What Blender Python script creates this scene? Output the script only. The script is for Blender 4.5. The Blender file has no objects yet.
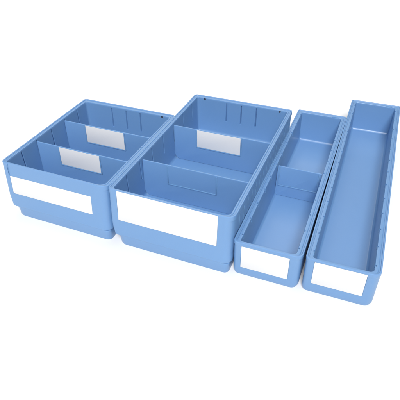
import bpy, bmesh, math, random
from mathutils import Vector, Matrix

random.seed(4)
S = 0.001                                   # every length below is in millimetres
scene = bpy.context.scene
C = scene.collection

# ------------------------------------------------------------------ camera
cam = bpy.data.cameras.new("camera")
cam_o = bpy.data.objects.new("camera", cam)
C.objects.link(cam_o)
yaw, pitch, roll = math.radians(22.333), math.radians(37.803), math.radians(-0.897)
f = Vector((-math.sin(yaw) * math.cos(pitch), math.cos(yaw) * math.cos(pitch), -math.sin(pitch)))
r = Vector((math.cos(yaw), math.sin(yaw), 0))
u = r.cross(f)
r2 = math.cos(roll) * r + math.sin(roll) * u
u2 = -math.sin(roll) * r + math.cos(roll) * u
M = Matrix((r2, u2, -f)).transposed().to_4x4()
M.translation = Vector((631.0, -548.7, 611.5)) * S
cam_o.matrix_world = M
cam.sensor_width = 36
cam.lens = 469.88 / 400 * 36
cam.clip_start = 0.02
cam.clip_end = 100
scene.camera = cam_o

# ------------------------------------------------------------------ light
world = bpy.data.worlds.new("World")
scene.world = world
world.use_nodes = True
bg = world.node_tree.nodes["Background"]
bg.inputs[0].default_value = (1.0, 1.0, 1.0, 1)
bg.inputs[1].default_value = 0.34


def area(name, loc, target, size, power, col=(1, 1, 1)):
    l = bpy.data.lights.new(name, 'AREA')
    l.shape = 'RECTANGLE'
    l.size, l.size_y = size
    l.energy = power
    l.color = col
    o = bpy.data.objects.new(name, l)
    o.location = loc
    o.rotation_euler = (Vector(target) - Vector(loc)).to_track_quat('-Z', 'Y').to_euler()
    C.objects.link(o)
    return o


area("softbox_overhead", (0.3, 2.4, 4.6), (0.3, 0.8, 0), (3.6, 3.2), 62)
area("added_floor_fill", (-0.9, 2.7, 2.0), (-0.9, 2.5, 0), (2.6, 1.4), 26)  # added fill light, unseen, evens out the white of the far floor
area("softbox_front", (1.5, -4.1, 5.0), (0.35, 0.7, 0.05), (2.4, 1.8), 560)

scene.view_settings.view_transform = 'Standard'
scene.view_settings.look = 'None'
scene.view_settings.exposure = -0.16
scene.view_settings.gamma = 1.0
scene.render.engine = 'CYCLES'
scene.cycles.max_bounces = 10
scene.cycles.diffuse_bounces = 6


# ------------------------------------------------------------------ materials
def plastic(name, col, rough=0.38, bump=0.05, var=0.05):
    m = bpy.data.materials.new(name)
    m.use_nodes = True
    nt = m.node_tree
    b = nt.nodes["Principled BSDF"]
    b.inputs["Roughness"].default_value = rough
    b.inputs["Specular IOR Level"].default_value = 0.45
    tc = nt.nodes.new("ShaderNodeTexCoord")
    n1 = nt.nodes.new("ShaderNodeTexNoise")      # slow cloudiness of moulded plastic
    n1.inputs["Scale"].default_value = 7
    n1.inputs["Detail"].default_value = 3
    rp = nt.nodes.new("ShaderNodeMapRange")
    rp.inputs[3].default_value = 1 - var
    rp.inputs[4].default_value = 1 + var
    mx = nt.nodes.new("ShaderNodeVectorMath")
    mx.operation = 'SCALE'
    mx.inputs[0].default_value = col
    nt.links.new(tc.outputs["Object"], n1.inputs["Vector"])
    nt.links.new(n1.outputs[0], rp.inputs[0])
    nt.links.new(rp.outputs[0], mx.inputs["Scale"])
    nt.links.new(mx.outputs[0], b.inputs["Base Color"])
    rr = nt.nodes.new("ShaderNodeMapRange")
    rr.inputs[3].default_value = rough - 0.06
    rr.inputs[4].default_value = rough + 0.08
    n2 = nt.nodes.new("ShaderNodeTexNoise")
    n2.inputs["Scale"].default_value = 24
    n2.inputs["Detail"].default_value = 5
    nt.links.new(tc.outputs["Object"], n2.inputs["Vector"])
    nt.links.new(n2.outputs[0], rr.inputs[0])
    nt.links.new(rr.outputs[0], b.inputs["Roughness"])
    n3 = nt.nodes.new("ShaderNodeTexNoise")      # fine spark-eroded grain
    n3.inputs["Scale"].default_value = 900
    n3.inputs["Detail"].default_value = 2
    bp = nt.nodes.new("ShaderNodeBump")
    bp.inputs["Strength"].default_value = bump
    bp.inputs["Distance"].default_value = 0.0006
    nt.links.new(tc.outputs["Object"], n3.inputs["Vector"])
    nt.links.new(n3.outputs[0], bp.inputs["Height"])
    nt.links.new(bp.outputs[0], b.inputs["Normal"])
    return m


BLUE = plastic("blue_polypropylene", (0.146, 0.292, 0.528), 0.38, 0.10, 0.035)
_b = BLUE.node_tree.nodes["Principled BSDF"]         # the moulding is slightly translucent
_b.inputs["Subsurface Weight"].default_value = 0.45
_b.inputs["Subsurface Scale"].default_value = 0.004
_b.inputs["Subsurface Radius"].default_value = (0.6, 0.9, 1.3)
_b.inputs["Specular IOR Level"].default_value = 0.6
_b.inputs["Coat Weight"].default_value = 0.15
_b.inputs["Coat Roughness"].default_value = 0.22
HOLE_SHADE = plastic("painted_hole_shade", (0.008, 0.014, 0.04), 0.6, 0.0, 0.0)  # near-black colour painted in for the shade inside the peg holes
PAPER = plastic("white_card", (0.72, 0.72, 0.722), 0.55, 0.05, 0.008)
FLOOR = plastic("white_sweep", (0.84, 0.84, 0.84), 0.9, 0.0, 0.0)
FLOOR.node_tree.nodes["Principled BSDF"].inputs["Specular IOR Level"].default_value = 0.0


# ------------------------------------------------------------------ mesh helpers
def link(name, bm, mat, parent=None, angle=32):
    me = bpy.data.meshes.new(name)
    bmesh.ops.recalc_face_normals(bm, faces=bm.faces)
    for fc in bm.faces:
        fc.smooth = True
    for e in bm.edges:
        if len(e.link_faces) == 2 and e.calc_face_angle(0) > math.radians(angle):
            e.smooth = False
    bm.to_mesh(me)
    bm.free()
    me.materials.append(mat)
    o = bpy.data.objects.new(name, me)
    C.objects.link(o)
    if parent:
        o.parent = parent
    return o


def box(bm, x0, x1, y0, y1, z0, z1):
    v = [bm.verts.new((x * S, y * S, z * S)) for x in (x0, x1) for y in (y0, y1) for z in (z0, z1)]
    for q in ((0, 1, 3, 2), (4, 6, 7, 5), (0, 4, 5, 1), (2, 3, 7, 6), (0, 2, 6, 4), (1, 5, 7, 3)):
        bm.faces.new([v[i] for i in q])
    return v


def cut(o, bm, angle=32):
    """subtract the closed shells in bm from o and bake the result"""
    bmesh.ops.recalc_face_normals(bm, faces=bm.faces)
    me = bpy.data.meshes.new("cutter")
    bm.to_mesh(me)
    bm.free()
    me.materials.append(o.data.materials[0])
    c = bpy.data.objects.new("cutter", me)
    C.objects.link(c)
    bpy.context.view_layer.update()
    c.matrix_world = o.matrix_world
    md = o.modifiers.new("cut", 'BOOLEAN')
    md.operation = 'DIFFERENCE'
    md.solver = 'EXACT'
    md.use_self = True
    md.object = c
    bpy.context.view_layer.update()
    dg = bpy.context.evaluated_depsgraph_get()
    new = bpy.data.meshes.new_from_object(o.evaluated_get(dg))
    o.modifiers.clear()
    old = o.data
    o.data = new
    new.name = o.name
    bpy.data.meshes.remove(old)
    bpy.data.objects.remove(c)
    bpy.data.meshes.remove(me)
    b = bmesh.new()
    b.from_mesh(new)
    bmesh.ops.remove_doubles(b, verts=b.verts, dist=1e-6)
    bmesh.ops.dissolve_degenerate(b, edges=b.edges, dist=1e-6)
    for fc in b.faces:
        fc.smooth = True
        fc.material_index = 0
    for e in b.edges:
        e.smooth = not (len(e.link_faces) != 2 or e.calc_face_angle(0) > math.radians(angle))
    b.to_mesh(new)
    b.free()


def join(o, extra):
    """weld the mesh of extra into o (surface relief of the same moulding)"""
    b = bmesh.new()
    b.from_mesh(o.data)
    b.from_mesh(extra.data)
    b.to_mesh(o.data)
    b.free()
    me = extra.data
    bpy.data.objects.remove(extra)
    bpy.data.meshes.remove(me)


def fillet(pts, n=3):
    """round the corners of a profile of (side, front, back, z, radius)"""
    out = [tuple(pts[0][:4])]
    for i in range(1, len(pts) - 1):
        a, p, b, rad = pts[i - 1][:4], pts[i][:4], pts[i + 1][:4], pts[i][4]
        la, lb = math.dist(a, p), math.dist(b, p)
        fa, fb = min(rad / la, 0.45), min(rad / lb, 0.45)
        p0 = [q + (w - q) * fa for q, w in zip(p, a)]
        p1 = [q + (w - q) * fb for q, w in zip(p, b)]
        for k in range(n + 1):
            t = k / n
            out.append(tuple(g * (1 - t) ** 2 + q * 2 * t * (1 - t) + h * t * t for g, q, h in zip(p0, p, p1)))
    out.append(tuple(pts[-1][:4]))
    return out


def smooth(a, b, x):
    t = min(max((x - a) / (b - a), 0), 1)
    return t * t * (3 - 2 * t)


def shell(bm, W, D, prof, rfr, rfl, rb, H, inner, foot=0, n=11):
    """a moulded tray: rounded-rectangle rings lofted along the profile, closed under the foot and on the floor"""
    rings = []
    for s, fr, bk, z in prof:
        x0, x1, y0, y1 = s, W - s, fr, D - bk
        ar, al = max(rfr - 0.35 * s, 3.0), max(rfl - 0.35 * s, 3.0)
        if z < foot:
            ar, al = 9, 20
        if foot:
            x1 += 4.5 * (1 - smooth(26, 46, z))
        on_rim = z > H - 4 and 0.5 < s < inner          # the rim's groove runs out towards the front wall
        b = max(rb - 0.15 * s, 2.5)
        ring = []
        for cx, cy, rad, st in ((x1 - ar, y0 + ar, ar, -90), (x1 - b, y1 - b, b, 0), (x0 + b, y1 - b, b, 90), (x0 + al, y0 + al, al, 180)):
            for k in range(n):
                t = math.radians(st + 90 * k / (n - 1))
                py = cy + rad * math.sin(t)
                pz = H - (H - z) * smooth(2, 14, py) if on_rim and z < H else z
                ring.append(bm.verts.new(((cx + rad * math.cos(t)) * S, py * S, pz * S)))
        rings.append(ring)
    m = len(rings[0])
    for i in range(len(rings) - 1):
        for j in range(m):
            bm.faces.new((rings[i][j], rings[i][(j + 1) % m], rings[i + 1][(j + 1) % m], rings[i + 1][j]))
    bm.faces.new(rings[0][::-1])
    bm.faces.new(rings[-1])


def plate(bm, outline, y0, y1, lean=0.0, z0=0.0, bev=0.5):
    """an upright plate: outline in x,z extruded from y0 to y1 with soft edges; leans forward downwards"""
    def pt(x, y, z):
        return bm.verts.new((x * S, (y + (z - z0) * lean) * S, z * S))
    cx = sum(p[0] for p in outline) / len(outline)
    cz = sum(p[1] for p in outline) / len(outline)

    def inset(p, d):
        # shrink towards the middle by about d on each side
        return (p[0] + (d if p[0] < cx else -d), p[1] + (d if p[1] < cz else -d))
    rings = []
    for y, d in ((y0, bev), (y0 + bev * .35, bev * .3), (y0 + bev, 0), (y1 - bev, 0), (y1 - bev * .35, bev * .3), (y1, bev)):
        rings.append([pt(*(lambda q: (q[0], y, q[1]))(inset(p, d))) for p in outline])
    m = len(outline)
    for i in range(len(rings) - 1):
        for j in range(m):
            bm.faces.new((rings[i][j], rings[i][(j + 1) % m], rings[i + 1][(j + 1) % m], rings[i + 1][j]))
    bm.faces.new(rings[0])
    bm.faces.new(rings[-1][::-1])


def rounded(x0, x1, z0, z1, rbot, rtop, n=6):
    pts = []
    for cx, cz, rad, st in ((x1 - rbot, z0 + rbot, rbot, -90), (x1 - rtop, z1 - rtop, rtop, 0), (x0 + rtop, z1 - rtop, rtop, 90), (x0 + rbot, z0 + rbot, rbot, 180)):
        for k in range(n):
            t = math.radians(st + 90 * k / (n - 1))
            pts.append((cx + rad * math.cos(t), cz + rad * math.sin(t)))
    return pts


def thing(name, label, cat, x, y, rot, group):
    o = bpy.data.objects.new(name, None)
    o.empty_display_size = 0.05
    C.objects.link(o)
    o.location = (x * S, y * S, 0)
    o.rotation_euler = (0, 0, math.radians(rot))
    o["label"], o["category"], o["group"] = label, cat, group
    return o


# ------------------------------------------------------------------ dividers
def u_frame(bm, x0, x1, z0, z1, y, lean, zr, w=2.2, d=1.3):
    for a, b, c, e in ((x0 - w, x0, z0 - w, z1), (x1, x1 + w, z0 - w, z1), (x0 - 0.2, x1 + 0.2, z0 - w, z0)):
        plate(bm, rounded(a, b, c, e, .5, .5, 3), y - d, y + .4, lean, zr, .4)


def divider(parent, W, y, z0, z1, inx_top, lean, frame, card, thick=2.8, rbot=14):
    """cross divider with a U-shaped label pocket; y is where its top edge stands"""
    fx0, fx1, fz0, fz1 = frame
    bm = bmesh.new()
    zr = z1
    plate(bm, rounded(inx_top, W - inx_top, z0, z1, rbot, 1.2, 7), y, y + thick, lean, zr, .9)
    u_frame(bm, fx0, fx1, fz0, fz1, y, lean, zr)
    d = link("divider", bm, BLUE, parent)
    if card:
        bm = bmesh.new()
        plate(bm, rounded(fx0 + .3, fx1 - .3, fz0 + .3, fz1 + .8, .4, .4, 3), y - .75, y - .15, lean, zr, .12)
        c = link("label_card", bm, PAPER, d)
        c["label"] = "white card in the divider's label pocket"
    return d


# ------------------------------------------------------------------ deep wide bins
H = 121.4
LEAN = 0.10
GROUP = "blue plastic shelf bins side by side"


def deep_bin(label, x, y, rot, W, D, pitch, card_box, dividers, back_slots, holes, slot):
    t = thing("shelf_bin", label, "storage bin", x, y, rot, GROUP)
    F = lambda z: -LEAN * (H - z)
    prof = fillet([
        (12, -4, 12, 0, 0), (10, -7.4, 10.5, 0, 1.5), (8.8, F(25) + .6, 9.5, 22, 1), (9.5, F(25) + .6, 9, 24, 1), (6, F(26), 7.5, 25, 2.5),
        (0.9, F(46), 3.5, 46, 12), (0.9, F(H - 12), 2.5, H - 12, 2), (0.8, F(H - 10), 1.2, H - 10.5, .8), (0, F(H - 8), 0, H - 9, .8), (0, 0, 0, H, 1.2),
        (2.6, 1.5, 2.8, H, .9), (3.1, 1.8, 3.3, H - 2.0, .7), (6.5, 2.4, 8.5, H - 2.0, .7), (7.1, 2.6, 9.2, H - .6, .7),
        (9.6, 3.6, 11.4, H - .6, .9), (10.2, 4.2, 12.0, H - 3, 1),
        (12.6, 5.0, 15, 38, 3), (15.5, 8.0, 18, 34, 2), (24, 16, 26, 34, 0)])
    bm = bmesh.new()
    shell(bm, W, D, prof, 16, 9, 7, H, 9.65, 23.5)
    body = link("bin_body", bm, BLUE, t)
    # recesses: guide slots in the side and back walls, label pocket in the front
    bm = bmesh.new()

    def groove(px, py, dx, dy, z0, z1, w=1.5):
        """V-shaped groove cut from point (px, py) on a wall in direction (dx, dy)"""
        tri = [(px - dx * 2 - dy * w * 1.6, py - dy * 2 - dx * w * 1.6), (px - dx * 2 + dy * w * 1.6, py - dy * 2 + dx * w * 1.6), (px + dx * 4.0, py + dy * 4.0)]
        lo = [bm.verts.new((a * S, b * S, z0 * S)) for a, b in tri]
        hi = [bm.verts.new((a * S, b * S, z1 * S)) for a, b in tri]
        bm.faces.new(lo)
        bm.faces.new(hi[::-1])
        for i in range(3):
            bm.faces.new((lo[i], lo[(i + 1) % 3], hi[(i + 1) % 3], hi[i]))
    k = 1
    ys = []
    while k * pitch < D - 30:
        ys.append(k * pitch)
        k += 1
    for yy in ys:
        for side in (0, 1):
            if side == 0:
                groove(10.6, yy, -1, 0, H - 46, H - 3.4)
            else:
                groove(W - 10.6, yy, 1, 0, H - 46, H + 2)
    for xx in back_slots:
        groove(xx, D - 12.6, 0, 1, H - 52, H - 5)
    for xx in holes:                      # peg holes under the back rim
        mt = Matrix.Translation(Vector((xx, D - 12, H - 3.6)) * S) @ Matrix.Rotation(math.radians(62), 4, 'X') @ Matrix.Diagonal((1, 1, 1, 1))
        bmesh.ops.create_cone(bm, cap_ends=True, segments=20, radius1=2.5 * S, radius2=2.5 * S, depth=9 * S, matrix=mt)
    cx0, cx1, cz0, cz1 = card_box
    v = box(bm, cx0 - .35, cx1 + .35, -20, 0, cz0 - .35, H + 3)
    for q in v:
        q.co.y = (F(q.co.z / S) + (.8 if q.co.y > -0.001 * 10 else -30)) * S
    if slot:                                           # narrow slot beside the front panel
        box(bm, cx0 - 2.3, cx0 - 1.0, -14, 2.0, cz1 + 1, H - 4)
    cut(body, bm)
    for xx in holes:  # dark disc in each hole, its colour stands in for shade
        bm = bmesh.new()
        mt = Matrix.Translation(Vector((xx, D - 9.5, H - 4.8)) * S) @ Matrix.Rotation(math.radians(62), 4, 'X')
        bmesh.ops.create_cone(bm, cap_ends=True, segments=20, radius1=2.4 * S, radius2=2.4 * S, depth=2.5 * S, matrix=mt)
        link("peg_hole_shade", bm, HOLE_SHADE, body)
    # outside ribs under the rim
    bm = bmesh.new()
    yy = 34
    while yy < D - 14:
        for side in (0, 1):
            a, b = (.2, 2) if side == 0 else (W - 2, W - .2)
            v = box(bm, a, b, yy - 1, yy + 1, 50, H - 9.5)
            for q in v:
                if q.co.z < 0.06:
                    q.co.x += (.4 if side == 0 else -.4) * S
        yy += 24
    rb = link("side_ribs", bm, BLUE)
    join(body, rb)
    # front label
    bm = bmesh.new()
    plate(bm, rounded(cx0, cx1, cz0, cz1, .6, .6, 3), F(cz1) + .25, F(cz1) + .95, LEAN, cz1, .12)
    link("front_label", bm, PAPER, t)
    for dy, card in dividers:
        divider(t, W, dy, 34.5, H - 5.5, 11.2, .03, (66, W - 75.5 if pitch < 50 else W - 73, H - 47, H - 7.5), card)
    return t


deep_bin("short wide blue bin with two dividers, both holding white label cards", -12.6, 11, -.54, 236.8, 292.4, 48.4,
         (16.5, 200, 54.5, 93.5), ((94, True), (190.5, True)), (79, 116.5, 153), (208.5,), True)
deep_bin("long wide blue bin with two dividers, a white label card only on the rear one", 224.2, 9, -.32, 237.2, 409, 51.6,
         (18.5, 209.5, 58, 119.5), ((112, False), (258.5, True)), (84, 120, 156), (29, 210), False)


# ------------------------------------------------------------------ shallow narrow bins
def shallow_bin(label, x, y, rot, W, D, card_box, div):
    h = 76.2
    t = thing("shelf_bin", label, "storage bin", x, y, rot, GROUP)
    prof = fillet([
        (11, 10, 11, 0, 0), (3.5, 3.0, 5, 0, 1), (.9, 1.0, 2.5, 7, 6), (.7, .3, 2.2, h - 9, 1), (.6, .15, 1.2, h - 8.2, .6), (0, .1, 0, h - 7.2, .6), (0, 0, 0, h, 1.1),
        (2.4, 1.6, 2.6, h, .8), (2.9, 2.0, 3.0, h - 1.7, .6), (5.3, 2.6, 9, h - 1.8, .6), (5.9, 2.8, 9.8, h - .2, .6),
        (11.2, 4.6, 13, h - .2, .9), (11.8, 5.0, 13.6, h - 3, 1), (13.6, 7, 18.5, 8, 3), (17.5, 11, 22.5, 4, 2), (26, 20, 32, 4, 0)])
    bm = bmesh.new()
    shell(bm, W, D, prof, 12, 8, 4, h, 11.5)
    body = link("bin_body", bm, BLUE, t)
    bm = bmesh.new()
    k = 0
    while 21.7 + 46 * k < D - 24:
        yy = 21.7 + 46 * k
        for side in (0, 1):
            a, b = (9.0, 13.4) if side == 0 else (W - 13.4, W - 9.0)
            box(bm, a, b, yy - 2.0, yy + 2.0, h - 9, h + 2)
        k += 1
    cx0, cx1, cz0, cz1 = card_box
    box(bm, cx0 - .8, cx1 + .8, -10, 1.2, cz0 - .8, cz1 + .8)
    box(bm, W * .72, W * .84, D - 14.2, D - 10.2, h - 1.8, h + 2)          # latch notch in the back rim
    cut(body, bm)
    bm = bmesh.new()
    plate(bm, rounded(cx0, cx1, cz0, cz1, .6, .6, 3), .3, 1.0, 0, 0, .12)
    link("front_label", bm, PAPER, t)
    if div:
        divider(t, W, div, 4.3, h - 4, 13.4, .12, (19, W - 19, 30, h - 5.5), False, rbot=3)
    return t


shallow_bin("narrow shallow blue bin split by a single divider, second from the right", 461.7, 5.8, .15, 116.5, 509,
            (15, 96.8, 20, 68), 253)
shallow_bin("longest narrow shallow blue bin, undivided, at the right end of the row", 582.2, 9.6, .62, 116.6, 606,
            (15.5, 97, 23, 71.5), None)

# ------------------------------------------------------------------ surface
bm = bmesh.new()
v = [bm.verts.new(p) for p in ((-12, -12, 0), (12, -12, 0), (12, 12, 0), (-12, 12, 0))]
bm.faces.new(v)
g = link("floor", bm, FLOOR)
g["kind"] = "structure"
